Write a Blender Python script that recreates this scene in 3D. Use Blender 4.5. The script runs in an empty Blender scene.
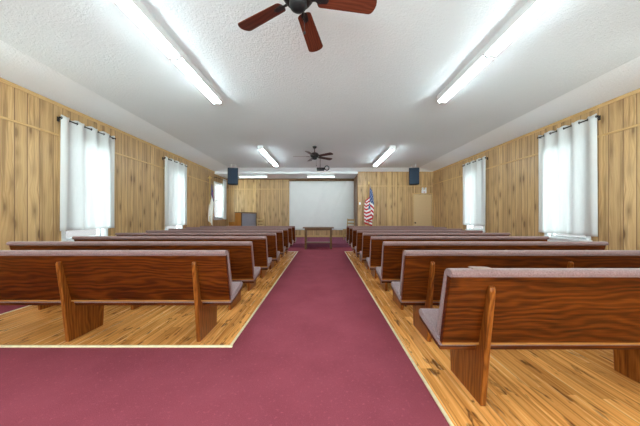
import bpy, bmesh, math, random
from mathutils import Vector, Matrix
random.seed(7)
S = bpy.context.scene
C = S.collection
PI = math.pi

# ------------------------------------------------------------------ helpers
def newbm(): return bmesh.new()

def box(bm, x0, x1, y0, y1, z0, z1, mi=0):
    vs = [bm.verts.new(p) for p in ((x0,y0,z0),(x1,y0,z0),(x1,y1,z0),(x0,y1,z0),
                                    (x0,y0,z1),(x1,y0,z1),(x1,y1,z1),(x0,y1,z1))]
    for f in ((3,2,1,0),(4,5,6,7),(0,1,5,4),(1,2,6,5),(2,3,7,6),(3,0,4,7)):
        fc = bm.faces.new([vs[i] for i in f]); fc.material_index = mi
    return vs

def prism(bm, pts, axis, a0, a1):
    """extrude a 2D outline along an axis: 'x' -> pts are (y,z); 'y' -> (x,z); 'z' -> (x,y)"""
    def P(p, a):
        if axis == 'x': return (a, p[0], p[1])
        if axis == 'y': return (p[0], a, p[1])
        return (p[0], p[1], a)
    A = [bm.verts.new(P(p, a0)) for p in pts]
    B = [bm.verts.new(P(p, a1)) for p in pts]
    n = len(pts)
    bm.faces.new(A); bm.faces.new(B[::-1])
    for i in range(n):
        bm.faces.new((A[i], B[i], B[(i+1) % n], A[(i+1) % n]))

def lathe(bm, prof, seg=20, o=(0,0,0), M=None):
    """revolve (r,z) profile about z"""
    rings = []
    for r, z in prof:
        ring = []
        for k in range(seg):
            a = 2*PI*k/seg
            p = Vector((r*math.cos(a), r*math.sin(a), z))
            if M is not None: p = M @ p
            ring.append(bm.verts.new(p + Vector(o)))
        rings.append(ring)
    for a, b in zip(rings, rings[1:]):
        for k in range(seg):
            f = bm.faces.new((a[k], a[(k+1)%seg], b[(k+1)%seg], b[k])); f.smooth = True
    bm.faces.new(rings[0][::-1]); bm.faces.new(rings[-1])

def tube(bm, p0, p1, r, seg=12):
    p0, p1 = Vector(p0), Vector(p1)
    d = p1 - p0
    M = d.to_track_quat('Z', 'Y').to_matrix()
    lathe(bm, [(r, 0), (r, d.length)], seg, p0, M)

def torus(bm, c, R, r, axis='y', seg=24, s2=8):
    rings = []
    for k in range(seg):
        a = 2*PI*k/seg
        ring = []
        for j in range(s2):
            b = 2*PI*j/s2
            q = R + r*math.cos(b)
            u, v, w = q*math.cos(a), q*math.sin(a), r*math.sin(b)
            p = (u, w, v) if axis == 'y' else ((w, u, v) if axis == 'x' else (u, v, w))
            ring.append(bm.verts.new(Vector(c) + Vector(p)))
        rings.append(ring)
    for k in range(seg):
        A, B = rings[k], rings[(k+1) % seg]
        for j in range(s2):
            f = bm.faces.new((A[j], B[j], B[(j+1)%s2], A[(j+1)%s2])); f.smooth = True

def obj(name, bm, mats, parent=None, bevel=0, seg=2, normals=True):
    if normals: bmesh.ops.recalc_face_normals(bm, faces=bm.faces[:])
    me = bpy.data.meshes.new(name); bm.to_mesh(me); bm.free()
    for m in (mats if isinstance(mats, (list, tuple)) else [mats]): me.materials.append(m)
    o = bpy.data.objects.new(name, me); C.objects.link(o)
    if parent: o.parent = parent
    if bevel:
        b = o.modifiers.new('bevel', 'BEVEL'); b.width = bevel; b.segments = seg; b.limit_method = 'ANGLE'
    return o

def tag(o, label, cat, group=None):
    o['label'] = label; o['category'] = cat
    if group: o['group'] = group
    return o

def thing(name, label, cat, loc=(0,0,0), rz=0, group=None):
    o = bpy.data.objects.new(name, None); C.objects.link(o)
    o.empty_display_size = .1
    o.location = loc; o.rotation_euler = (0,0,rz)
    return tag(o, label, cat, group)

def struct(name, bm, mats, parent=None, bevel=0, loc=None, rz=0, normals=True):
    o = obj(name, bm, mats, parent, bevel, normals=normals)
    if not parent: o['kind'] = 'structure'
    if loc is not None: o.location = loc
    o.rotation_euler.z = rz
    return o

def dup(root, loc, rz, label, group=None):
    r = root.copy(); C.objects.link(r); r.location = loc; r.rotation_euler = (0,0,rz)
    r['label'] = label
    if group: r['group'] = group
    for ch in list(root.children):
        c = ch.copy(); C.objects.link(c); c.parent = r
        for g in list(ch.children):
            d = g.copy(); C.objects.link(d); d.parent = c
    return r

# ------------------------------------------------------------------ materials
class NT:
    def __init__(self, name):
        self.m = bpy.data.materials.new(name); self.m.use_nodes = True
        self.t = self.m.node_tree; self.t.nodes.clear()
        self.out = self.n('ShaderNodeOutputMaterial')
    def n(self, typ, **kw):
        nd = self.t.nodes.new(typ)
        for k, v in kw.items(): setattr(nd, k, v)
        return nd
    def l(self, a, b): self.t.links.new(a, b)
    def setin(self, sock, v):
        if isinstance(v, bpy.types.NodeSocket): self.l(v, sock)
        else: sock.default_value = v
    def math(self, op, a, b=0.0, c=None):
        nd = self.n('ShaderNodeMath', operation=op)
        self.setin(nd.inputs[0], a); self.setin(nd.inputs[1], b)
        if c is not None: self.setin(nd.inputs[2], c)
        return nd.outputs[0]
    def coord(self): return self.n('ShaderNodeTexCoord').outputs['Object']
    def sep(self, v):
        nd = self.n('ShaderNodeSeparateXYZ'); self.l(v, nd.inputs[0]); return nd.outputs
    def comb(self, x, y, z):
        nd = self.n('ShaderNodeCombineXYZ')
        for i, v in enumerate((x, y, z)): self.setin(nd.inputs[i], v)
        return nd.outputs[0]
    def noise(self, vec, scale, detail=3, rough=.55, dist=0.0):
        nd = self.n('ShaderNodeTexNoise')
        self.l(vec, nd.inputs['Vector'])
        nd.inputs['Scale'].default_value = scale; nd.inputs['Detail'].default_value = detail
        nd.inputs['Roughness'].default_value = rough; nd.inputs['Distortion'].default_value = dist
        return nd.outputs['Fac']
    def ramp(self, fac, stops, interp='LINEAR'):
        nd = self.n('ShaderNodeValToRGB'); nd.color_ramp.interpolation = interp
        el = nd.color_ramp.elements
        while len(el) > 1: el.remove(el[-1])
        el[0].position = stops[0][0]; el[0].color = (*stops[0][1], 1)
        for p, c in stops[1:]:
            e = el.new(p); e.color = (*c, 1)
        self.l(fac, nd.inputs[0]); return nd.outputs[0]
    def mix(self, fac, a, b, mode='MIX'):
        nd = self.n('ShaderNodeMix', data_type='RGBA', blend_type=mode)
        self.setin(nd.inputs[0], fac)
        self.setin(nd.inputs[6], a if isinstance(a, bpy.types.NodeSocket) else (*a, 1))
        self.setin(nd.inputs[7], b if isinstance(b, bpy.types.NodeSocket) else (*b, 1))
        return nd.outputs[2]
    def bump(self, h, strength=.3, dist=.01):
        nd = self.n('ShaderNodeBump'); nd.inputs['Strength'].default_value = strength
        nd.inputs['Distance'].default_value = dist; self.l(h, nd.inputs['Height']); return nd.outputs[0]
    def bsdf(self, col, rough=.5, metal=0.0, normal=None, spec=.5, coat=0.0, sheen=0.0):
        b = self.n('ShaderNodeBsdfPrincipled')
        self.setin(b.inputs['Base Color'], col if isinstance(col, bpy.types.NodeSocket) else (*col, 1))
        self.setin(b.inputs['Roughness'], rough); b.inputs['Metallic'].default_value = metal
        b.inputs['Specular IOR Level'].default_value = spec
        if coat: b.inputs['Coat Weight'].default_value = coat; b.inputs['Coat Roughness'].default_value = .2
        if sheen: b.inputs['Sheen Weight'].default_value = sheen
        if normal is not None: self.l(normal, b.inputs['Normal'])
        self.l(b.outputs[0], self.out.inputs[0]); return b

def plain(name, col, rough=.5, metal=0.0, var=.12, scale=30, spec=.5):
    t = NT(name); n = t.noise(t.coord(), scale, 3)
    a = tuple(c*(1-var) for c in col); b = tuple(min(1, c*(1+var)) for c in col)
    t.bsdf(t.ramp(n, [(.3, a), (.7, b)]), rough, metal, spec=spec); return t.m

def panel_wood(name, axis, wide=6.0, bold=.8):
    """golden knotty panelling in random-width vertical boards"""
    t = NT(name); s = t.sep(t.coord()); u = s[axis]; z = s[2]
    w = t.math('MULTIPLY', u, wide)
    v = t.n('ShaderNodeTexVoronoi', voronoi_dimensions='1D', feature='DISTANCE_TO_EDGE')
    t.l(w, v.inputs['W']); v.inputs['Scale'].default_value = 1; v.inputs['Randomness'].default_value = .75
    e = v.outputs['Distance']
    v2 = t.n('ShaderNodeTexVoronoi', voronoi_dimensions='1D', feature='F1')
    t.l(w, v2.inputs['W']); v2.inputs['Scale'].default_value = 1; v2.inputs['Randomness'].default_value = .75
    cs = t.n('ShaderNodeSeparateColor'); t.l(v2.outputs['Color'], cs.inputs[0])
    rnd, rnd2 = cs.outputs[0], cs.outputs[1]
    off = t.math('MULTIPLY', rnd, 31.0)
    # knots: stretched cells, sparse
    kv = t.comb(t.math('MULTIPLY', u, 6.2), off, t.math('MULTIPLY', z, 2.0))
    k = t.n('ShaderNodeTexVoronoi', voronoi_dimensions='3D', feature='F1')
    t.l(kv, k.inputs['Vector']); k.inputs['Scale'].default_value = 1.0
    kd = k.outputs['Distance']
    knot = t.ramp(kd, [(.0, (1,1,1)), (.11, (.95,.95,.95)), (.19, (.45,.45,.45)), (.36, (.12,.12,.12)), (.5, (0,0,0))])
    # grain flowing round the knots
    gv = t.comb(t.math('ADD', t.math('MULTIPLY', u, 42.0), t.math('MULTIPLY', kd, 3.6)), off, t.math('MULTIPLY', z, .6))
    g = t.noise(gv, 1.0, 5, .6, .4)
    g2 = t.noise(t.comb(t.math('MULTIPLY', u, 95.0), off, t.math('MULTIPLY', z, 2.2)), 1.0, 3)
    streak = t.noise(t.comb(t.math('MULTIPLY', u, 13.0), off, t.math('MULTIPLY', z, .42)), 1.0, 6, .62, .4)
    base = t.ramp(g, [(.22, (.33,.165,.060)), (.38, (.54,.32,.138)), (.58, (.68,.44,.21)), (.8, (.76,.53,.29))])
    base = t.mix(t.math('MULTIPLY', t.math('SUBTRACT', g2, .3), .5), base, (.40,.23,.095))
    base = t.mix(t.ramp(streak, [(.52, (0,0,0)), (.63, (bold,bold,bold))]), base, (.255,.14,.06))
    base = t.mix(t.ramp(t.noise(t.comb(t.math('MULTIPLY', u, 3.2), off, t.math('MULTIPLY', z, .25)), 1.0, 1), [(.45, (0,0,0)), (.62, (bold*.6,bold*.6,bold*.6))]), base, (.36,.215,.10))
    base = t.mix(knot, base, (.17,.085,.034))
    base = t.mix(t.math('MULTIPLY', rnd2, .45), base, (.50,.31,.135))
    gr = t.ramp(e, [(.0, (1,1,1)), (.022, (1,1,1)), (.05, (0,0,0))])
    base = t.mix(t.math('MULTIPLY', gr, .85), base, (.16,.08,.03))
    b = t.bump(t.ramp(e, [(.0, (0,0,0)), (.035, (1,1,1))]), .5, .006)
    t.bsdf(base, .36, normal=b, spec=.4); return t.m

def oak(name, dark, mid, light, axis=0, rough=.36, spec=.16, coat=0.0):
    """stained oak, grain along an axis, offset from object to object"""
    t = NT(name); s = list(t.sep(t.coord()))
    r = t.n('ShaderNodeObjectInfo').outputs['Random']
    off = t.math('MULTIPLY', r, 23.0)
    A = s[axis]; o1, o2 = [s[i] for i in range(3) if i != axis]
    n = t.noise(t.comb(t.math('MULTIPLY', A, 1.1), t.math('MULTIPLY_ADD', o1, 3.0, off), t.math('MULTIPLY', o2, 4.0)), 1.0, 3, .5)
    ring = t.math('SINE', t.math('ADD', t.math('MULTIPLY', n, 52.0), t.math('MULTIPLY', t.math('ADD', o1, o2), 200.0)))
    ring = t.math('MULTIPLY_ADD', ring, .5, .5)
    fine = t.noise(t.comb(t.math('MULTIPLY', A, 6.0), t.math('MULTIPLY_ADD', o1, 160.0, off), t.math('MULTIPLY', o2, 160.0)), 1.0, 2)
    big = t.noise(t.comb(t.math('MULTIPLY', A, .7), off, t.math('MULTIPLY', t.math('ADD', o1, o2), 7.0)), 1.0, 2)
    f = t.math('ADD', t.math('MULTIPLY', ring, .19), t.math('ADD', t.math('MULTIPLY', fine, .52), t.math('MULTIPLY', big, .34)))
    col = t.ramp(f, [(.28, dark), (.52, mid), (.82, light)])
    b = t.bump(fine, .06, .003)
    t.bsdf(col, rough, normal=b, spec=spec, coat=coat); return t.m

def floor_wood(name):
    t = NT(name); s = t.sep(t.coord()); u, y = s[0], s[1]
    w = t.math('MULTIPLY', u, 10.5)
    cell = t.math('FLOOR', w)
    wn = t.n('ShaderNodeTexWhiteNoise', noise_dimensions='1D'); t.l(cell, wn.inputs['W'])
    seg = t.math('FLOOR', t.math('ADD', t.math('MULTIPLY', y, .75), t.math('MULTIPLY', wn.outputs['Value'], 7.0)))
    wn2 = t.n('ShaderNodeTexWhiteNoise', noise_dimensions='2D'); t.l(t.comb(cell, seg, 0.0), wn2.inputs['Vector'])
    rnd = wn2.outputs['Value']
    off = t.math('MULTIPLY', rnd, 40.0)
    g = t.noise(t.comb(t.math('MULTIPLY', u, 38.0), t.math('MULTIPLY', y, .9), off), 1.0, 5, .6, .7)
    k = t.noise(t.comb(t.math('MULTIPLY', u, 17.0), t.math('MULTIPLY', y, 4.5), off), 1.0, 3, .6, .5)
    base = t.ramp(g, [(.23, (.17,.045,.010)), (.37, (.64,.245,.055)), (.52, (.93,.41,.115)), (.78, (.97,.54,.19))])
    base = t.mix(t.math('MULTIPLY', rnd, .42), base, (.40,.135,.028))
    base = t.mix(t.ramp(k, [(.585, (0,0,0)), (.68, (.85,.85,.85))]), base, (.115,.04,.012))
    fr = t.math('FRACT', w); ed = t.math('MINIMUM', fr, t.math('SUBTRACT', 1.0, fr))
    base = t.mix(t.ramp(ed, [(.0, (.75,.75,.75)), (.035, (0,0,0))]), base, (.14,.055,.015))
    b = t.bump(g, .05, .004)
    t.bsdf(base, t.math('MULTIPLY_ADD', g, .12, .20), normal=b, spec=.5); return t.m

def carpet(name, a, b):
    t = NT(name); co = t.coord()
    n = t.noise(co, 260, 2); n2 = t.noise(co, 2.2, 3); n3 = t.noise(co, 45, 2)
    c = t.ramp(n, [(.3, a), (.7, b)])
    c = t.mix(t.ramp(n2, [(.35, (0,0,0)), (.7, (.28,.28,.28))]), c, tuple(x*1.25 for x in b))
    c = t.mix(t.ramp(n3, [(.60, (0,0,0)), (.74, (.35,.35,.35))]), c, tuple(min(1, x*1.7) for x in b))
    t.bsdf(c, .95, normal=t.bump(n, .5, .006), spec=.05); return t.m

def popcorn(name, col):
    t = NT(name); co = t.coord()
    n = t.noise(co, 38, 4, .7)
    t.bsdf(t.ramp(t.noise(co, .9, 2), [(.3, tuple(c*.97 for c in col)), (.7, col)]), .9, normal=t.bump(n, .55, .02), spec=.1); return t.m

def fabric(name, a, b):
    t = NT(name); co = t.coord(); n = t.noise(co, 130, 3, .7)
    t.bsdf(t.ramp(n, [(.3, a), (.7, b)]), .9, normal=t.bump(n, .25, .003), spec=.15, sheen=.25); return t.m

def sheer(name):
    t = NT(name); s = t.sep(t.coord())
    weave = t.noise(t.comb(t.math('MULTIPLY', s[0], 60.0), t.math('MULTIPLY', s[1], 60.0), t.math('MULTIPLY', s[2], 6.0)), 1.0, 2)
    d = t.n('ShaderNodeBsdfDiffuse'); d.inputs[0].default_value = (.87,.87,.865,1)
    tr = t.n('ShaderNodeBsdfTranslucent'); tr.inputs[0].default_value = (.83,.835,.835,1)
    tp = t.n('ShaderNodeBsdfTransparent'); tp.inputs[0].default_value = (.96,.97,.98,1)
    m1 = t.n('ShaderNodeMixShader'); m1.inputs[0].default_value = .42
    t.l(d.outputs[0], m1.inputs[1]); t.l(tr.outputs[0], m1.inputs[2])
    m2 = t.n('ShaderNodeMixShader'); t.l(t.math('MULTIPLY_ADD', weave, .10, .08), m2.inputs[0])
    t.l(m1.outputs[0], m2.inputs[1]); t.l(tp.outputs[0], m2.inputs[2])
    t.l(m2.outputs[0], t.out.inputs[0]); return t.m

def glass(name):
    t = NT(name)
    tp = t.n('ShaderNodeBsdfTransparent'); tp.inputs[0].default_value = (.97,.98,.98,1)
    g = t.n('ShaderNodeBsdfGlossy'); g.inputs['Roughness'].default_value = .02
    m = t.n('ShaderNodeMixShader'); m.inputs[0].default_value = .05
    t.l(tp.outputs[0], m.inputs[1]); t.l(g.outputs[0], m.inputs[2]); t.l(m.outputs[0], t.out.inputs[0]); return t.m

def emit(name, col, s):
    t = NT(name); e = t.n('ShaderNodeEmission'); e.inputs[0].default_value = (*col, 1); e.inputs[1].default_value = s
    t.l(e.outputs[0], t.out.inputs[0]); return t.m

TUBE = 19.0
SKY = .34
REAR_BOOST = 4.0  # added sky brightness behind the camera
REAR_UPFILL = 11.0  # added glow from below the rear horizon, brightens the ceiling
M = dict(
    panel_x=panel_wood('knotty panel across', 0, 4.6, .95), panel_y=panel_wood('knotty panel along', 1),
    moulding=oak('golden moulding', (.44,.25,.10), (.60,.38,.17), (.70,.48,.24), 1),
    dark_trim=oak('brown moulding', (.10,.045,.018), (.17,.085,.035), (.24,.13,.06), 0),
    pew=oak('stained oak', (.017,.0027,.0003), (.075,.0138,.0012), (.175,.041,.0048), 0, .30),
    pew_up_lit=oak('lit stained oak upright', (.075,.016,.002), (.21,.056,.008), (.35,.115,.020), 2, .30),  # lighter copy of the pew oak, light on the supports put into its colour
    pew_lip=oak('light oak lip', (.20,.07,.014), (.32,.125,.028), (.42,.19,.05), 0),
    fabric_warm=fabric('warm-lit mauve upholstery', (.15,.078,.072), (.28,.165,.153)),  # same mauve cloth, the warm light on the backs mixed into the colour
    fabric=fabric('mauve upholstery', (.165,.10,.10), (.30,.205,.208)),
    carpet=carpet('burgundy carpet', (.185,.034,.050), (.31,.068,.092)),
    carpet2=carpet('plum carpet', (.16,.044,.075), (.27,.085,.135)),
    boards=floor_wood('honey pine boards'),
    edging=plain('pale edging strip', (.78,.66,.42), .4),
    ceiling=popcorn('textured ceiling', (.80,.83,.85)),
    cove=popcorn('smooth white cove', (.93,.95,.97)),
    white=plain('white paint', (.80,.81,.82), .45, var=.03),
    enamel=plain('white enamel', (.72,.72,.72), .35, var=.03),
    tube=emit('lit tube', (.78,.955,1.0), TUBE), tube_a=emit('dim lit tube', (.82,.96,1.0), TUBE*.12),
    black=plain('black metal', (.012,.011,.012), .5, spec=.2),
    bronze=plain('dark bronze', (.022,.017,.017), .38, .3, spec=.3),
    chrome=plain('brushed steel', (.35,.33,.31), .3, .9),
    mahog=oak('mahogany blade', (.055,.012,.007), (.115,.025,.013), (.17,.045,.022), 0, .32),
    mahog_d=oak('dark blade', (.03,.010,.009), (.055,.018,.014), (.09,.03,.022), 0, .35),
    sheer=sheer('sheer white voile'), glass=glass('window glass'),
    screen=plain('white screen cloth', (.78,.775,.77), .8, var=.02, scale=3),
    door=plain('tan painted door', (.62,.43,.235), .5, var=.04),
    brass=plain('brass', (.80,.58,.22), .35, .6),
    navy=plain('navy grille cloth', (.011,.024,.046), .8, var=.35, scale=240),
    table=oak('brown table oak', (.08,.036,.014), (.16,.075,.030), (.25,.13,.055), 0),
    piano=oak('orange piano veneer', (.24,.085,.016), (.40,.155,.032), (.52,.23,.055), 2, .3),
    piano_d=oak('dark piano lid', (.06,.03,.014), (.10,.05,.022), (.14,.075,.035), 0, .3),
    pcloth=fabric('grey piano cloth', (.19,.18,.215), (.30,.285,.325)),
    chairw=oak('pale chair wood', (.38,.24,.10), (.52,.35,.16), (.64,.46,.24), 2),
    ivory=plain('ivory keys', (.75,.72,.62), .3, var=.02),
    red=plain('flag red', (.50,.018,.030), .75), fwhite=plain('flag white', (.78,.77,.75), .75, var=.04),
    blue=plain('flag blue', (.022,.050,.20), .75), gold=plain('gold flag white', (.92,.90,.85), .7, var=.05),
    gfringe=plain('gold fringe', (.62,.40,.07), .5), navyflag=plain('flag navy', (.035,.07,.20), .75),
    card=plain('tan paper', (.30,.20,.165), .8),
    lens=plain('lamp lens', (.70,.72,.75), .15), pinkish=plain('red lens', (.6,.12,.10), .3),
)

# ------------------------------------------------------------------ measurements (metres)
CAM_H = 1.2
WT, CT, AC = 3.15, 3.28, 3.06          # wall top, ceiling, alcove ceiling
XR = 4.85                              # right wall
SK = math.atan(.030); XL0 = 4.455      # left wall leans away from the aisle
YB0, YB, YR = 10.78, 12.2, -2.2        # door wall, back wall, rear wall
CB = .25                               # cove over the door wall
CW = .73                               # width of the sloping cove
PL, PLZ = 9.36, .15                    # platform
def xl(y): return -(XL0 + .030*y)
def LW(y, off=0, z=0):                 # a point of the left wall's own frame
    return (-XL0 - math.sin(SK)*y + math.cos(SK)*off, math.cos(SK)*y + math.sin(SK)*off, z)
LW0 = (-XL0, 0, 0)

# ------------------------------------------------------------------ shell
def wall_bm(a0, a1, z0, z1, holes, th, along, sign):
    """wall slab with its room face on 0, running a0..a1, holes (a0,a1,z0,z1)"""
    bm = newbm()
    cuts = sorted({a0, a1, *[h[0] for h in holes], *[h[1] for h in holes]})
    for p, q in zip(cuts, cuts[1:]):
        zs = [(z0, z1)]
        for h in holes:
            if h[0] <= p + 1e-6 and h[1] >= q - 1e-6: zs = [(z0, h[2]), (h[3], z1)]
        for s, e in zs:
            if e - s < 1e-4: continue
            lo, hi = (0, th) if sign > 0 else (-th, 0)
            if along == 'y': box(bm, lo, hi, p, q, s, e)
            else: box(bm, p, q, lo, hi, s, e)
    return bm

WINL = [(1.45, 2.27, .90, 2.58), (4.36, 5.17, .76, 2.58), (7.30, 8.12, .76, 2.58), (10.78, 11.62, 1.12, 2.66)]  # first one unseen, follows the window spacing, added for daylight
WINR = [(1.45, 2.27, .90, 2.58), (4.50, 5.28, .76, 2.60), (7.40, 8.20, .76, 2.58)]  # the opening nearest the camera is an unseen extra that lets daylight in
struct('wall_left', wall_bm(YR-.3, YB+.05, 0, WT+.1, WINL, .15, 'y', -1), M['panel_y'], loc=LW0, rz=SK)
struct('wall_right', wall_bm(YR-.2, YB+.2, 0, WT+.1, WINR, .15, 'y', 1), M['panel_y'], loc=(XR,0,0))
struct('wall_back', wall_bm(-4.86, XR+.15, 0, WT+.1, [], .15, 'x', 1), M['panel_x'], loc=(0,YB,0))
WIN_ADDED = [(-4.1, -1.5, .85, 2.6), (-1.1, 1.1, .30, 2.6), (1.5, 4.1, .85, 2.6)]  # unseen openings behind the camera, added to bring fill daylight
struct('wall_rear', wall_bm(-4.8, XR+.15, 0, WT+.1, WIN_ADDED, .15, 'x', -1), M['panel_x'], loc=(0,YR,0))
DOOR = (3.98, 4.79, PLZ, 2.155)
bw = wall_bm(1.54, XR, 0, WT+.1, [DOOR], .12, 'x', 1)
box(bw, 1.54, 1.66, .12, YB-YB0, 0, WT+.1)
struct('wall_door', bw, M['panel_x'], loc=(0,YB0,0))

bm = newbm(); box(bm, -4.95, XR+.15, YR-.15, YB+.15, -.12, 0)
struct('floor', bm, M['carpet'])
FX = (-.852, .738)                     # aisle edges
bm = newbm(); box(bm, -3.87, FX[0], 2.25, 8.17, 0, .012)
struct('floor_boards_left', bm, M['boards'])
bm = newbm(); box(bm, FX[1], 3.60, .15, 8.17, 0, .012)
struct('floor_boards_right', bm, M['boards'])
def strip(n, x0, x1, y0, y1):
    b = newbm(); box(b, x0, x1, y0, y1, 0, .018); struct('trim_%d' % n, b, M['edging'], bevel=.004)
strip(1, FX[0]-.004, FX[0]+.014, 2.25, 8.17); strip(2, -3.89, FX[0]+.024, 2.230, 2.25)
strip(3, FX[1]-.014, FX[1]+.004, .15, 8.17); strip(4, -3.895, -3.865, 2.25, 8.17)
strip(5, -3.89, FX[0]+.024, 8.17, 8.2); strip(6, FX[1]-.024, 3.60, 8.17, 8.2)
bm = newbm()
prism(bm, [(xl(PL)+.002, PL), (XR-.002, PL), (XR-.002, YB0-.002), (1.538, YB0-.002), (1.538, YB-.002), (xl(YB)+.002, YB-.002)], 'z', 0, PLZ)
struct('floor_platform', bm, M['carpet2'], bevel=.012)

# ceiling slab, sloping cove, alcove ceiling with its fascia
def cx(y): return xl(y) + CW
bm = newbm()
prism(bm, [(cx(YR), YR), (XR-CW, YR), (XR-CW, YB0-CB), (cx(YB0-CB), YB0-CB)], 'z', CT, CT+.1)
box(bm, -5.1, XR+.2, YR-.3, YB+.2, CT+.1, CT+.2)
struct('ceiling', bm, M['ceiling'])
bm = newbm()
def quad(*p): bm.faces.new([bm.verts.new(q) for q in p])
def cove(p0, p1, q0, q1):              # lower edge p0-p1 on the wall, upper edge q0-q1 on the ceiling
    A = [Vector((*p0, WT)), Vector((*p1, WT)), Vector((*q1, CT)), Vector((*q0, CT))]
    B = [v + Vector((0,0,.06)) for v in A]
    va = [bm.verts.new(v) for v in A]; vb = [bm.verts.new(v) for v in B]
    bm.faces.new(va); bm.faces.new(vb[::-1])
    for i in range(4): bm.faces.new((va[i], vb[i], vb[(i+1)%4], va[(i+1)%4]))
cove((xl(YR), YR), (xl(YB0), YB0), (cx(YR), YR), (cx(YB0-CB), YB0-CB))
cove((XR, YR), (XR, YB0), (XR-CW, YR), (XR-CW, YB0-CB))
cove((xl(YB0), YB0), (XR, YB0), (cx(YB0-CB), YB0-CB), (XR-CW, YB0-CB))
struct('ceiling_cove', bm, M['cove'])
bm = newbm()
prism(bm, [(xl(YB0), YB0), (1.54, YB0), (1.54, YB), (xl(YB), YB)], 'z', AC, WT+.05)
struct('ceiling_alcove', bm, M['cove'])

# mouldings: thin rail where the panel sheets meet, small crown under the cove, baseboards
def rail(n, bm, mat, loc=None, rz=0): struct('trim_%d' % n, bm, mat, bevel=.003, loc=loc, rz=rz)
def pieces(a0, a1, holes):
    out = []; a = a0
    for h in sorted(holes):
        out.append((a, h[0])); a = h[1]
    out.append((a, a1)); return out
RZ = (2.580, 2.616)
bm = newbm()
for p, q in pieces(YR, YB-.02, [(w[0]-.09, w[1]+.09) for w in WINL]): box(bm, 0, .016, p, q, *RZ)
rail(7, bm, M['moulding'], LW0, SK)
bm = newbm()
for p, q in pieces(YR, YB0-.01, [(w[0]-.09, w[1]+.09) for w in WINR]): box(bm, -.016, 0, p, q, *RZ)
rail(8, bm, M['moulding'], (XR,0,0))
bm = newbm(); box(bm, xl(YB)+.02, 1.54, -.011, 0, RZ[0]-.06, RZ[1]-.06); rail(9, bm, M['moulding'], (0,YB,0))
bm = newbm(); box(bm, 1.54, XR, -.011, 0, RZ[0]-.08, RZ[1]-.08); rail(10, bm, M['moulding'], (0,YB0,0))
bm = newbm(); prism(bm, [(0, WT-.055), (.012, WT-.055), (.03, WT-.002), (0, WT-.002)], 'y', YR, YB0); rail(11, bm, M['moulding'], LW0, SK)
bm = newbm(); prism(bm, [(0, WT-.055), (-.012, WT-.055), (-.03, WT-.002), (0, WT-.002)], 'y', YR, YB0); rail(12, bm, M['moulding'], (XR,0,0))
bm = newbm(); box(bm, 1.50, 1.54, -.012, .05, PLZ, WT-.09); rail(13, bm, M['dark_trim'], (0,YB0,0))
bm = newbm(); box(bm, xl(YB)+.02, 1.54, -.03, 0, AC-.05, AC-.002); rail(14, bm, M['dark_trim'], (0,YB,0))
def base(name, bm, loc, rz=0): struct(name, bm, M['moulding'], bevel=.004, loc=loc, rz=rz)
bm = newbm(); box(bm, 0, .014, YR, PL-.02, 0, .09); base('baseboard_left', bm, LW0, SK)
bm = newbm(); box(bm, -.014, 0, YR, PL-.02, 0, .09); base('baseboard_right', bm, (XR,0,0))
bm = newbm(); box(bm, xl(YB)+.05, 1.5, -.014, 0, PLZ, PLZ+.09); base('baseboard_back', bm, (0,YB,0))

# ------------------------------------------------------------------ windows
def window(n, loc, rz, s, h, wide=.07):
    """s=+1: room lies towards +x of the wall face; hole h=(y0,y1,z0,z1)"""
    y0, y1, z0, z1 = h
    def X(a, b): return (min(s*a, s*b), max(s*a, s*b))
    def bx(b, xa, xb, *r): box(b, *X(xa, xb), *r)
    w = wide
    bm = newbm()                        # casing on the room side and jambs in the wall
    bx(bm, 0, .018, y0-w, y0, z0-.03, z1+w); bx(bm, 0, .018, y1, y1+w, z0-.03, z1+w)
    bx(bm, 0, .018, y0, y1, z1, z1+w)
    bx(bm, -.15, 0, y0, y0+.018, z0, z1); bx(bm, -.15, 0, y1-.018, y1, z0, z1)
    bx(bm, -.15, 0, y0+.018, y1-.018, z1-.018, z1)
    o = struct('window_%d' % n, bm, M['white'], bevel=.003, loc=loc, rz=rz)
    bm = newbm()
    bx(bm, -.15, .05, y0-w-.02, y1+w+.02, z0-.03, z0+.0); bx(bm, 0, .015, y0-w, y1+w, z0-.10, z0-.03)
    obj('window_sill', bm, M['white'], o, .004)
    zm = (z0+z1)/2
    for k, (a, b, d) in enumerate(((z0, zm+.02, .06), (zm-.02, z1-.018, .10))):
        bm = newbm(); t = .04; ya, yb = y0+.018, y1-.018
        bx(bm, -d-.03, -d, ya, ya+t, a, b); bx(bm, -d-.03, -d, yb-t, yb, a, b)
        bx(bm, -d-.03, -d, ya+t, yb-t, a, a+t); bx(bm, -d-.03, -d, ya+t, yb-t, b-t, b)
        f = obj('window_sash', bm, M['white'], o, .003)
        bm = newbm(); bx(bm, -d-.018, -d-.012, ya+t, yb-t, a+t, b-t)
        obj('window_pane', bm, M['glass'], f)
for i, h in enumerate(WINL): window(i+1, LW0, SK, 1, h)
for i, h in enumerate(WINR): window(i+5, (XR,0,0), 0, -1, h)

for i, h in enumerate(WIN_ADDED): window(i+8, (0,YR,0), PI/2, 1, (-h[1], -h[0], h[2], h[3]))  # added rear windows, out of view

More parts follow.
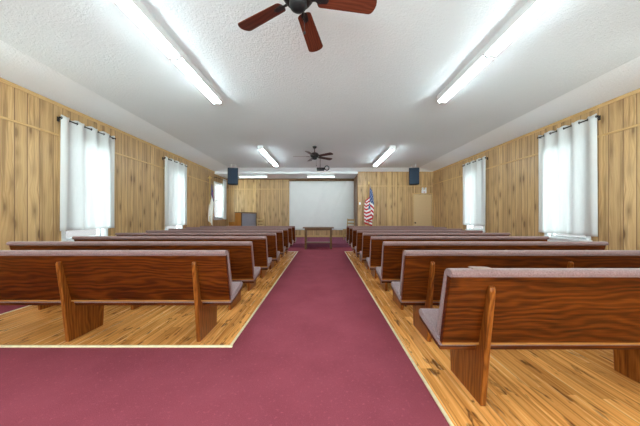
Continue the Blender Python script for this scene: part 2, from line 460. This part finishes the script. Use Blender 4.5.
# ------------------------------------------------------------------ curtains and rods
def curtain(loc, rz, s, y0, y1, zr, zb, label, rlabel, n=4, ry=None, tilt=.0):
    d0 = .085
    rod = thing('curtain_rod', rlabel, 'curtain rod', (0,0,0), 0, 'dark curtain rods over the windows')
    rod.location = loc; rod.rotation_euler = (0,0,rz)
    ra, rb = ry or (y0-.012, y1+.012)
    bm = newbm(); tube(bm, (s*d0, ra, zr), (s*d0, rb, zr), .011); obj('rod', bm, M['bronze'], rod)
    for yy in (ra, rb):
        bm = newbm(); bmesh.ops.create_uvsphere(bm, u_segments=12, v_segments=8, radius=.016, matrix=Matrix.Translation((s*d0, yy, zr)))
        obj('finial', bm, M['bronze'], rod)
    for yy in (ra+.05, rb-.05):
        bm = newbm(); box(bm, min(0, s*(d0+.012)), max(0, s*(d0+.012)), yy-.008, yy+.008, zr-.022, zr-.012)
        box(bm, min(0, s*.006), max(0, s*.006), yy-.02, yy+.02, zr-.05, zr+.03); obj('bracket', bm, M['bronze'], rod)
    bm = newbm(); NU, NV = 24*n, 26; rows = []
    rnd = random.Random(int(y0*100)); ph = [rnd.uniform(-.5, .5) for _ in range(4)]
    top = zr+.045
    for j in range(NV+1):
        v = j/NV; z = top + (zb-top)*v; r = []
        for i in range(NU+1):
            u = i/NU
            a = .036*(1-.35*v)
            off = a*math.sin(2*PI*n*u + .9*v*ph[0]) + .010*v*math.sin(2*PI*(n*.5+.7)*u + 3*ph[1]+v) + .006*v*math.sin(2*PI*n*2*u+ph[2]*6)
            y = y0 + (y1-y0)*(u + .010*v*math.sin(2*PI*u*1.5+ph[3]*5))
            zz = z + (.012*math.cos(4*PI*n*u)*(1-v)**8)
            r.append(bm.verts.new((s*(d0+off), y, zz)))
        rows.append(r)
    for A, B in zip(rows, rows[1:]):
        for i in range(NU):
            f = bm.faces.new((A[i], A[i+1], B[i+1], B[i])); f.smooth = True
    c = thing('curtain', label, 'curtain', loc, rz, 'sheer white curtains at the windows')
    cl = obj('curtain_panel', bm, M['sheer'], c, normals=False)
    sd = cl.modifiers.new('thickness', 'SOLIDIFY'); sd.thickness = .0015
    # hems
    for k in range(2*n):                # grommets round the rod
        u = k/(2*n) if k else .004
        y = y0 + (y1-y0)*u
        bm = newbm(); torus(bm, (s*d0, y, zr), .021, .005, 'y', 14, 6)
        obj('grommet', bm, M['bronze'], c)
    return c
curtain(LW0, SK, 1, 4.20, 5.33, 2.885, .94, 'sheer white curtain on the left wall, the one nearest the camera',
        'dark rod of the left wall curtain nearest the camera')
curtain(LW0, SK, 1, 7.10, 8.32, 2.885, .90, 'sheer white curtain on the left wall, between the near curtain and the white flag',
        'dark rod of the farther left wall curtain, before the white flag')
curtain(LW0, SK, 1, 11.55, 12.02, 2.90, 1.03, 'narrow white curtain drawn to the right of the platform window by the piano',
        'dark rod above the half bare platform window by the piano', n=3, ry=(10.70, 12.10))
curtain((XR,0,0), 0, -1, 4.26, 5.42, 2.93, .84, 'sheer white curtain on the right wall, the one nearest the camera',
        'dark rod of the right wall curtain nearest the camera')
curtain((XR,0,0), 0, -1, 7.18, 8.36, 2.905, .90, 'sheer white curtain on the right wall, the one nearer the tan door',
        'dark rod of the farther right wall curtain, nearer the tan door')

# ------------------------------------------------------------------ door
bm = newbm(); box(bm, DOOR[0]+.012, DOOR[1]-.012, .012, .052, PLZ+.004, DOOR[3]-.012)
d = struct('door_1', bm, M['door'], bevel=.003, loc=(0,YB0,0))
bm = newbm(); lathe(bm, [(.028,0),(.028,.006),(.011,.012),(.011,.035),(.026,.045),(.030,.06),(.022,.072),(.004,.076)], 16,
                    (DOOR[0]+.075, .012, 1.0-.12+.02), Matrix.Rotation(PI/2, 3, 'X'))
obj('door_knob', bm, M['bronze'], d)
bm = newbm(); w = .05
box(bm, DOOR[0]-w, DOOR[0], -.012, 0, PLZ, DOOR[3]+w); box(bm, DOOR[1], DOOR[1]+w, -.012, 0, PLZ, DOOR[3]+w)
box(bm, DOOR[0], DOOR[1], -.012, 0, DOOR[3], DOOR[3]+w)
obj('door_casing', bm, M['moulding'], d, .003)

# ------------------------------------------------------------------ pews
def make_pew(x0, x1, sup, label, group):
    L = x1 - x0
    t = thing('pew', label, 'pew', (0,0,0), 0, group)
    bm = newbm(); prism(bm, [(.010,.850),(.115,.392),(.150,.392),(.050,.850)], 'x', x0, x1)
    obj('back_panel', bm, M['pew'], t, .005)
    bm = newbm(); prism(bm, [(.107,.401),(.110,.386),(.153,.386),(.151,.401)], 'x', x0, x1)
    obj('back_rail', bm, M['pew_lip'], t, .004)
    bm = newbm()
    prism(bm, [(.014,.838),(-.004,.842),(-.015,.856),(-.015,.868),(-.006,.880),(.010,.886),(.045,.885),(.064,.878),(.080,.858),
               (.188,.46),(.185,.435),(.150,.425),(.050,.84)], 'x', x0-.004, x1+.004)
    obj('back_cushion', bm, M['fabric_warm'], t, .008, 3)
    bm = newbm(); prism(bm, [(.150,.362),(.478,.428),(.478,.398),(.150,.335)], 'x', x0+.002, x1-.002)
    obj('seat_board', bm, M['pew'], t, .004)
    bm = newbm(); prism(bm, [(.150,.405),(.30,.445),(.44,.480),(.475,.482),(.495,.468),(.500,.448),(.488,.428),(.478,.424),(.150,.358)], 'x', x0, x1)
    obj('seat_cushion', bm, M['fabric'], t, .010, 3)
    for x in sup:
        bm = newbm()
        prism(bm, [(.092,.012),(.044,.45),(.004,.756),(.006,.776),(.018,.785),(.040,.780),(.130,.41),(.150,.35),(.470,.412),(.474,.385),(.455,.012)], 'x', x-.018, x+.018)
        obj('support', bm, M['pew_up_lit'], t, .006)
    return t
ORD = ['rearmost', 'second', 'third', 'fourth', 'fifth', 'sixth', 'seventh', 'eighth', 'foremost']
def rowname(k, side, n):
    if k == 0: w = 'nearest the camera'
    elif k == n-1: w = 'closest to the platform'
    else: w = '%s from the camera' % ORD[k]
    extra = ''
    return 'oak pew with mauve cushion %s of the aisle, %s%s' % (side, w, extra)
Y0, DY = 1.434, .782
GL, GR = 'oak pews left of the aisle', 'oak pews right of the aisle'
pl = make_pew(-3.86, -.887, (-1.175, -2.41, -3.58), rowname(0, 'left', 8), GL)
pr = make_pew(.752, 3.48, (1.0, 2.26, 3.25), rowname(0, 'right', 9), GR)
for k in range(9):
    y = Y0 + DY*k
    if k == 0: pr.location = (0, y, 0)
    else: dup(pr, (0, y, 0), 0, rowname(k, 'right', 9), GR)
    if k == 1: pl.location = (0, y, 0)
    elif k > 1: dup(pl, (0, y, 0), 0, rowname(k-1, 'left', 8), GL)

bm = newbm(); prism(bm, [(-.060,0),(.060,0),(.060,.003),(.045,.005),(-.045,.007),(-.060,.005)], 'y', -.020, .040)
o = obj('folded_paper', bm, M['card'], None, .001); o.location = (.945, Y0+.024, .886)
tag(o, 'small folded tan paper lying on top of the nearest right pew back', 'paper')

# ------------------------------------------------------------------ fluorescent strip lights
def make_strip(label, loc, rz, double, group, lit='tube'):
    """length along local y, hangs from z=0 downwards"""
    t = thing('strip_light', label, 'ceiling light', loc, rz, group)
    n = 2 if double else 1
    Ls = 1.235; L = n*Ls
    bm = newbm(); prism(bm, [(-.084,0),(-.084,-.089),(-.076,-.092),(.076,-.092),(.084,-.089),(.084,0)], 'y', -L/2, L/2)
    obj('channel', bm, M['enamel'], t, .003)
    for k in range(n):
        a = -L/2 + k*Ls
        for yy in (a+.004, a+Ls-.026):
            bm = newbm(); box(bm, -.068, .068, yy, yy+.022, -.122, -.090)
            obj('lamp_holder', bm, M['enamel'], t, .004)
        for sx in (-.046, .046):
            bm = newbm(); tube(bm, (sx, a+.026, -.101), (sx, a+Ls-.026, -.101), .019, 14); obj('tube', bm, M[lit], t)
    return t
GS = 'white twin-tube fluorescent strips on the main ceiling'
s0 = make_strip('long twin-tube ceiling strip light, left of the near fan', (-1.85, 3.06, CT), 0, True, GS)
dup(s0, (2.06, 3.02, CT), 0, 'long twin-tube ceiling strip light, right of the near fan', GS)
dup(s0, (-1.85, 8.46, CT), 0, 'long twin-tube ceiling strip light, left of the far fan', GS)
dup(s0, (2.06, 8.46, CT), 0, 'long twin-tube ceiling strip light, right of the far fan', GS)
GA = 'short strips on the alcove ceiling'
a0 = make_strip('short strip light across the alcove ceiling above the white screen', (-.09, 10.98, AC), PI/2, False, GA, 'tube_a')
dup(a0, (-3.12, 10.98, AC), PI/2, 'short strip light across the alcove ceiling beside the left speaker', GA)

# ------------------------------------------------------------------ ceiling fans
def make_fan(label, loc, ang0, blade_mat, drop, steel, group):
    """origin on the ceiling; blades hang drop below"""
    t = thing('ceiling_fan', label, 'ceiling fan', loc, 0, group)
    bm = newbm(); lathe(bm, [(.066,0),(.066,-.018),(.040,-.055),(.018,-.062)], 24); obj('canopy', bm, M['bronze'], t)
    zb = -drop
    bm = newbm(); tube(bm, (0,0,-.05), (0,0,zb+.10), .014); obj('downrod', bm, M['bronze'], t)
    bm = newbm(); lathe(bm, [(.03,zb+.125),(.09,zb+.105),(.128,zb+.065),(.132,zb+.020),(.105,zb-.02),(.085,zb-.03)], 28); obj('motor_housing', bm, M['bronze'], t)
    bm = newbm(); lathe(bm, [(.070,zb-.028),(.071,zb-.055),(.062,zb-.078),(.03,zb-.092),(.006,zb-.095)], 24); obj('switch_housing', bm, M['black'], t)
    for k in range(5):
        a = ang0 + 2*PI*k/5
        R = Matrix.Rotation(a, 4, 'Z')
        pts = []
        r0, r1, w0, w1 = .150, .645, .060, .078
        for j in range(9):               # rounded tip
            q = -PI/2 + PI*j/8
            pts.append((r1-.045+.045*math.cos(q), w1*math.sin(q)*(.80+.20*abs(math.sin(q)))))
        for j in range(9):
            q = PI/2 + PI*j/8
            pts.append((r0+.03+.03*math.cos(q), w0*math.sin(q)*(.80+.20*abs(math.sin(q)))))
        bm = newbm(); prism(bm, pts, 'z', -.003, .003)
        b = obj('blade', bm, blade_mat, t, .0015)
        b.matrix_local = Matrix.Translation((0,0,zb)) @ R @ Matrix.Rotation(math.radians(-12), 4, 'X')
        bm = newbm()
        prism(bm, [(.095,-.016),(.14,-.012),(.165,-.030),(.235,-.020),(.25,0),(.235,.020),(.165,.030),(.14,.012),(.095,.016)], 'z', -.009, -.003)
        for px, py in ((.18,-.018),(.18,.018),(.228,0)):
            lathe(bm, [(.006,-.013),(.006,-.009)], 8, (px,py,0))
        obj('blade_bracket', bm, M['chrome'] if steel else M['bronze'], b, .002)
    bm = newbm(); tube(bm, (.045,.02,zb-.07), (.05,.024,zb-.25), .0022, 6)
    bmesh.ops.create_uvsphere(bm, u_segments=10, v_segments=8, radius=.011, matrix=Matrix.Translation((.05,.024,zb-.262)))
    obj('pull_chain', bm, M['bronze'], t)
    return t
make_fan('ceiling fan with reddish brown blades, nearest the camera', (-.20, 1.961, CT), math.radians(6.0), M['mahog'], .335, False, 'bronze ceiling fans')
make_fan('small-looking far ceiling fan with dark blades, before the white screen', (-.25, 7.34, CT), math.radians(36), M['mahog_d'], .30, False, 'bronze ceiling fans')

# ------------------------------------------------------------------ projector hung from the ceiling beyond the far fan
t = thing('ceiling_projector', 'small black device with a ring, hung from the ceiling behind the far fan', 'projector', (-.05, 8.6, CT))
bm = newbm(); tube(bm, (-.05,0,0), (-.05,0,-.40), .008); lathe(bm, [(.05,0),(.05,-.012),(.02,-.02)], 16, (-.05,0,0)); obj('mount_pole', bm, M['black'], t)
bm = newbm(); box(bm, -.17, .10, -.11, .11, -.485, -.395); obj('projector_body', bm, M['black'], t, .014, 3)
bm = newbm(); lathe(bm, [(.034,0),(.034,.03),(.026,.034)], 18, (-.10,-.11,-.44), Matrix.Rotation(PI/2, 3, 'X')); obj('lens', bm, M['bronze'], t)
bm = newbm(); torus(bm, (.185,-.02,-.40), .075, .017, 'y'); obj('ring_bracket', bm, M['black'], t)
bm = newbm(); tube(bm, (.09,-.02,-.45), (.125,-.02,-.43), .015); obj('ring_arm', bm, M['black'], t)

# ------------------------------------------------------------------ loudspeakers hung from the ceiling
def speaker(label, loc, rz):
    t = thing('loudspeaker', label, 'speaker', loc, rz, 'hanging loudspeakers')
    bm = newbm(); prism(bm, [(-.20,-.17),(.20,-.17),(.14,.14),(-.14,.14)], 'z', -.83, -.17); obj('cabinet', bm, M['black'], t, .012)
    bm = newbm(); box(bm, -.182, .182, -.182, -.168, -.805, -.195); obj('grille', bm, M['navy'], t, .008)
    bm = newbm(); box(bm, -.12, .12, -.03, .03, -.012, 0)
    for x in (-.08, .08): box(bm, x-.012, x+.012, -.01, .01, -.18, -.01)
    obj('bracket', bm, M['enamel'], t, .003)
    return t
speaker('navy black loudspeaker hung from the ceiling on the left, before the piano', (-3.60, 9.85, CT), math.radians(12))
speaker('navy black loudspeaker hung from the ceiling on the right, above the tan door', (3.64, 9.85, CT), math.radians(-12))

# ------------------------------------------------------------------ projection screen
t = thing('projection_screen', 'large white screen hanging on the back wall behind the table', 'screen', (-.07, YB-.06, 0))
bm = newbm(); NX, NZ = 48, 36; rows = []
for j in range(NZ+1):
    r = []
    for i in range(NX+1):
        x = -1.60 + 3.20*i/NX; z = .525 + 2.40*j/NZ
        wr = 0
        for (ax, az, k, q) in ((-.45, 1.1, .42, .022), (.55, 1.3, .45, .026), (.95, 1.2, .5, .012)):
            d = (x-ax) - k*(z-az)
            wr += q*math.exp(-(d/.05)**2)
        r.append(bm.verts.new((x, -wr - .004*math.sin(x*2.1+z), z)))
    rows.append(r)
for A, B in zip(rows, rows[1:]):
    for i in range(NX):
        f = bm.faces.new((A[i], A[i+1], B[i+1], B[i])); f.smooth = True
sc = obj('screen_cloth', bm, M['screen'], t, normals=False)
sd = sc.modifiers.new('thickness', 'SOLIDIFY'); sd.thickness = .003
bm = newbm(); tube(bm, (-1.60,0,.52), (1.60,0,.52), .014); obj('bottom_bar', bm, M['white'], t)
bm = newbm(); box(bm, -1.60, 1.60, -.03, .058, 2.925, 2.985); obj('roller_case', bm, M['dark_trim'], t, .006)

# ------------------------------------------------------------------ communion table
t = thing('communion_table', 'narrow brown wooden table with a low shelf, standing before the white screen', 'table', (-.17, 9.02, 0))
bm = newbm(); box(bm, -.56, .56, -.24, .24, .755, .79); obj('tabletop', bm, M['table'], t, .006)
bm = newbm(); box(bm, -.47, .47, -.19, -.17, .685, .755); box(bm, -.47, .47, .17, .19, .685, .755)
box(bm, -.47, -.45, -.17, .17, .685, .755); box(bm, .45, .47, -.17, .17, .685, .755); obj('apron', bm, M['table'], t, .003)
for x in (-.46, .46):
    for y in (-.18, .18):
        bm = newbm(); box(bm, x-.033, x+.033, y-.033, y+.033, 0, .755); obj('leg', bm, M['table'], t, .004)
bm = newbm(); box(bm, -.45, .45, -.16, .16, .215, .240); obj('shelf', bm, M['table'], t, .003)

# ------------------------------------------------------------------ flags
def flagpole(t, top, fin):
    bm = newbm(); lathe(bm, [(.17,0),(.17,.02),(.12,.05),(.035,.075),(.03,.13)], 24); obj('base', bm, M['brass'], t)
    bm = newbm(); tube(bm, (0,0,.07), (0,0,top), .014); obj('pole', bm, M['piano'] if fin == 'spear' else M['brass'], t)
    bm = newbm()
    if fin == 'spear': lathe(bm, [(.016,top),(.022,top+.02),(.012,top+.035),(.030,top+.06),(.002,top+.15)], 12)
    else:
        lathe(bm, [(.016,top),(.024,top+.02),(.012,top+.035),(.012,top+.05)], 12)
        box(bm, -.018, .018, -.012, .012, top+.04, top+.21); box(bm, -.07, .07, -.012, .012, top+.115, top+.15)
    obj('finial', bm, M['brass'], t)
def flag_cloth(t, name, top, hoist, sag, side, paint, mats, spread=.22, shift=0):
    """cloth hung limp from a pole: v runs down the hoist, u along the fly, which drops and pleats"""
    NU, NV = 60, 52; bm = newbm(); g = []
    for j in range(NV+1):
        v = j/NV; r = []
        for i in range(NU+1):
            u = i/NU
            z = top - v*hoist*(1-.22*u) - sag*(u**.85)*(1-.15*v)
            q = (top - z)/(hoist + sag)
            wid = spread*(.20 + .80*min(1, q*2.8))*(1 - .35*max(0, q-.6)/.4)
            x = shift + .04 - .12*q + .5*wid*math.sin(PI*2.3*u + 1.0*v - .5) + .02*math.sin(11*PI*u)*u
            y = -.055 + .09*u + .035*math.sin(7*PI*u + 2.2*v)*(u**.4)
            r.append(bm.verts.new((x, y, z)))
        g.append(r)
    for j in range(NV):
        for i in range(NU):
            f = bm.faces.new((g[j][i], g[j][i+1], g[j+1][i+1], g[j+1][i])); f.smooth = True
            f.material_index = paint(i, j)
    o = obj(name, bm, mats, t, normals=False)
    sd = o.modifiers.new('thickness', 'SOLIDIFY'); sd.thickness = .002
def us(i, j):
    if i < 28 and j < 28:                # union with rows of stars
        a, b = (i-2) % 4, (j-2) % 3
        row = (j-2)//3
        return 2 if (b == 0 and 1 < j < 27 and 1 < i < 27 and a == (0 if row % 2 == 0 else 2)) else 1
    return 0 if (j//4) % 2 == 0 else 2
t = thing('flag_on_pole', 'stars and stripes flag hanging from a pole, left of the tan door', 'flag', (1.96, 10.45, PLZ))
flagpole(t, 2.40, 'spear')
flag_cloth(t, 'flag', 2.36, 1.30, .88, 1, us, [M['red'], M['navyflag'], M['fwhite']], .38, .02)
def chf(i, j):
    if i < 22 and j < 27:
        if 10 <= i <= 11 and 6 <= j <= 21: return 2
        if 7 <= i <= 14 and 11 <= j <= 12: return 2
        return 1
    return 0
t = thing('flag_on_pole', 'white flag with a blue corner on a brass pole by the left wall', 'flag', (-4.46, 9.66, PLZ))
flagpole(t, 2.42, 'cross')
flag_cloth(t, 'flag', 2.36, .95, 1.15, 1, chf, [M['gold'], M['blue'], M['red']], .19, .07)

# ------------------------------------------------------------------ upright piano, keyboard towards the left wall
t = thing('upright_piano', 'orange brown upright piano on the platform, its grey cloth back to the aisle', 'piano', (-3.28, 10.92, PLZ), math.radians(-100.7))
H = 1.21
bm = newbm()
box(bm, -.70, -.665, -.29, -.02, 0, H-.03); box(bm, .665, .70, -.29, -.02, 0, H-.03)
box(bm, -.665, .665, -.29, -.265, .06, H-.03); box(bm, -.665, .665, -.26, -.02, .03, .08)
obj('case', bm, M['piano'], t, .004)
bm = newbm(); box(bm, -.72, .72, -.305, .005, H-.03, H); obj('lid', bm, M['piano_d'], t, .006)
bm = newbm(); box(bm, -.665, .665, -.018, -.006, .08, H-.05); obj('back_cloth', bm, M['pcloth'], t)
bm = newbm()
box(bm, -.70, -.655, -.02, .012, 0, H-.03); box(bm, .655, .70, -.02, .012, 0, H-.03)
obj('back_post', bm, M['piano_d'], t, .003)
bm = newbm(); box(bm, -.68, .68, -.56, -.29, .60, .66); box(bm, -.70, -.655, -.57, -.29, .60, .80); box(bm, .655, .70, -.57, -.29, .60, .80)
obj('key_bed', bm, M['piano'], t, .006)
bm = newbm()
for k in range(52): box(bm, -.645+k*.0248, -.645+k*.0248+.0235, -.545, -.40, .66, .682)
obj('keyboard', bm, M['ivory'], t)
bm = newbm(); prism(bm, [(-.40,.66),(-.29,.66),(-.29,.86),(-.37,.80),(-.40,.74)], 'x', -.655, .655); obj('fall_board', bm, M['piano'], t, .004)
for x in (-.66, .66):
    bm = newbm(); prism(bm, [(-.56,0),(-.49,0),(-.50,.25),(-.48,.60),(-.56,.60),(-.545,.25)], 'x', x-.03, x+.03); obj('leg', bm, M['piano'], t, .005)
    bm = newbm(); box(bm, x-.03, x+.03, -.50, -.28, 0, .05); obj('foot_rail', bm, M['piano'], t, .004)

# ------------------------------------------------------------------ platform chairs
def chair(label, loc, rz):
    t = thing('ladder_back_chair', label, 'chair', loc, rz, 'pale wooden chairs on the platform')
    bm = newbm(); prism(bm, [(-.21,-.20),(.21,-.20),(.18,.19),(-.18,.19)], 'z', .43, .46); obj('seat', bm, M['chairw'], t, .006)
    for x in (-.18, .18):
        bm = newbm(); tube(bm, (x,-.17,0), (x,-.17,.43), .018); obj('leg', bm, M['chairw'], t)
        bm = newbm(); prism(bm, [(.17,0),(.205,0),(.195,.45),(.245,.93),(.215,.93),(.16,.45)], 'x', x*.94-.017, x*.94+.017); obj('back_post', bm, M['chairw'], t, .005)
    for z, h in ((.56,.05), (.69,.055), (.83,.075)):
        y = .178 + (z-.45)*.10
        bm = newbm(); box(bm, -.155, .155, y, y+.018, z, z+h); obj('back_slat', bm, M['chairw'], t, .005)
    bm = newbm()
    for x in (-.17, .17): tube(bm, (x,-.17,.20), (x,.18,.20), .011, 8)
    tube(bm, (-.17,0,.20), (.17,0,.20), .011, 8); obj('stretcher', bm, M['chairw'], t)
    return t
chair('pale wooden ladder-back chair standing beside the piano', (-2.82, 11.45, PLZ), math.radians(42))
chair('pale wooden ladder-back chair standing by the lower right of the screen', (1.17, 11.0, PLZ), math.radians(-30))

# ------------------------------------------------------------------ small wall things
t = thing('emergency_light', 'small white two-lamp emergency light on the wall above the tan door', 'emergency light', (4.43, YB0, 2.33))
bm = newbm(); box(bm, -.10, .10, -.07, 0, -.13, .03); obj('housing', bm, M['white'], t, .008)
for x in (-.065, .065):
    bm = newbm(); lathe(bm, [(.02,0),(.042,.03),(.042,.06)], 16, (x,-.01,.075), Matrix.Rotation(PI/2, 3, 'X')); h = obj('lamp_head', bm, M['white'], t)
    bm = newbm(); lathe(bm, [(.038,0),(.03,.008)], 16, (x,-.068,.075), Matrix.Rotation(PI/2, 3, 'X')); obj('lens', bm, M['lens'], h)
bm = newbm(); box(bm, -.03, .03, -.076, -.068, -.10, -.07); obj('indicator', bm, M['pinkish'], t)
t = thing('thermostat', 'small white thermostat on the wall edge left of the striped flag', 'thermostat', (1.62, YB0, 1.75))
bm = newbm(); box(bm, -.035, .035, -.025, 0, -.05, .05); obj('cover', bm, M['white'], t, .006)
bm = newbm(); lathe(bm, [(.018,0),(.016,.008)], 14, (0,-.024,.01), Matrix.Rotation(PI/2, 3, 'X')); obj('dial', bm, M['enamel'], t)

# ------------------------------------------------------------------ daylight and camera
w = bpy.data.worlds.new('overcast sky'); S.world = w; w.use_nodes = True
nt = w.node_tree; bg = nt.nodes['Background']
tc = nt.nodes.new('ShaderNodeTexCoord'); sx = nt.nodes.new('ShaderNodeSeparateXYZ'); nt.links.new(tc.outputs['Generated'], sx.inputs[0])
rp = nt.nodes.new('ShaderNodeValToRGB'); rp.color_ramp.elements[0].position = .40; rp.color_ramp.elements[0].color = (.60,.61,.60,1)
rp.color_ramp.elements[1].position = .60; rp.color_ramp.elements[1].color = (.97,.98,1,1)
mr = nt.nodes.new('ShaderNodeMapRange'); mr.inputs[1].default_value = -1; mr.inputs[2].default_value = 1
nt.links.new(sx.outputs[2], mr.inputs[0]); nt.links.new(mr.outputs[0], rp.inputs[0]); mt = nt.nodes.new('ShaderNodeMix'); mt.data_type = 'RGBA'; mt.blend_type = 'MULTIPLY'; mt.inputs[7].default_value = (.83,1,1,1)
mf = nt.nodes.new('ShaderNodeMapRange'); mf.inputs[1].default_value = -.15; mf.inputs[2].default_value = -.5
nt.links.new(sx.outputs[1], mf.inputs[0]); nt.links.new(mf.outputs[0], mt.inputs[0])
nt.links.new(rp.outputs[0], mt.inputs[6]); nt.links.new(mt.outputs[2], bg.inputs[0])
# overcast sky, with brightness added behind the room to light it from the rear
m2 = nt.nodes.new('ShaderNodeMapRange'); m2.interpolation_type = 'SMOOTHSTEP'
m2.inputs[1].default_value = -.15; m2.inputs[2].default_value = -.75; m2.inputs[3].default_value = SKY; m2.inputs[4].default_value = REAR_BOOST
nt.links.new(sx.outputs[1], m2.inputs[0]); # added glow below the horizon there, upward fill for the ceiling
m3 = nt.nodes.new('ShaderNodeMapRange'); m3.interpolation_type = 'SMOOTHSTEP'
m3.inputs[1].default_value = .02; m3.inputs[2].default_value = -.06; m3.inputs[3].default_value = REAR_BOOST; m3.inputs[4].default_value = REAR_UPFILL
nt.links.new(sx.outputs[2], m3.inputs[0]); nt.links.new(m3.outputs[0], m2.inputs[4])
nt.links.new(m2.outputs[0], bg.inputs[1])

cam = bpy.data.cameras.new('camera'); co = bpy.data.objects.new('camera', cam); C.objects.link(co)
co.location = (0,0,CAM_H); co.rotation_euler = (PI/2,0,0)
cam.sensor_width = 36; cam.sensor_fit = 'HORIZONTAL'; cam.lens = 36*245/640
cam.shift_x = -3/640; cam.shift_y = 3/640; cam.clip_start = .02
S.camera = co
S.view_settings.view_transform = 'Standard'; S.view_settings.look = 'None'
S.view_settings.gamma = 1; S.view_settings.exposure = 1.72
S.view_settings.use_curve_mapping = False
S.cycles.use_denoising = True
S.cycles.max_bounces = 10; S.cycles.diffuse_bounces = 6; S.cycles.transparent_max_bounces = 16
S.cycles.sample_clamp_indirect = 6
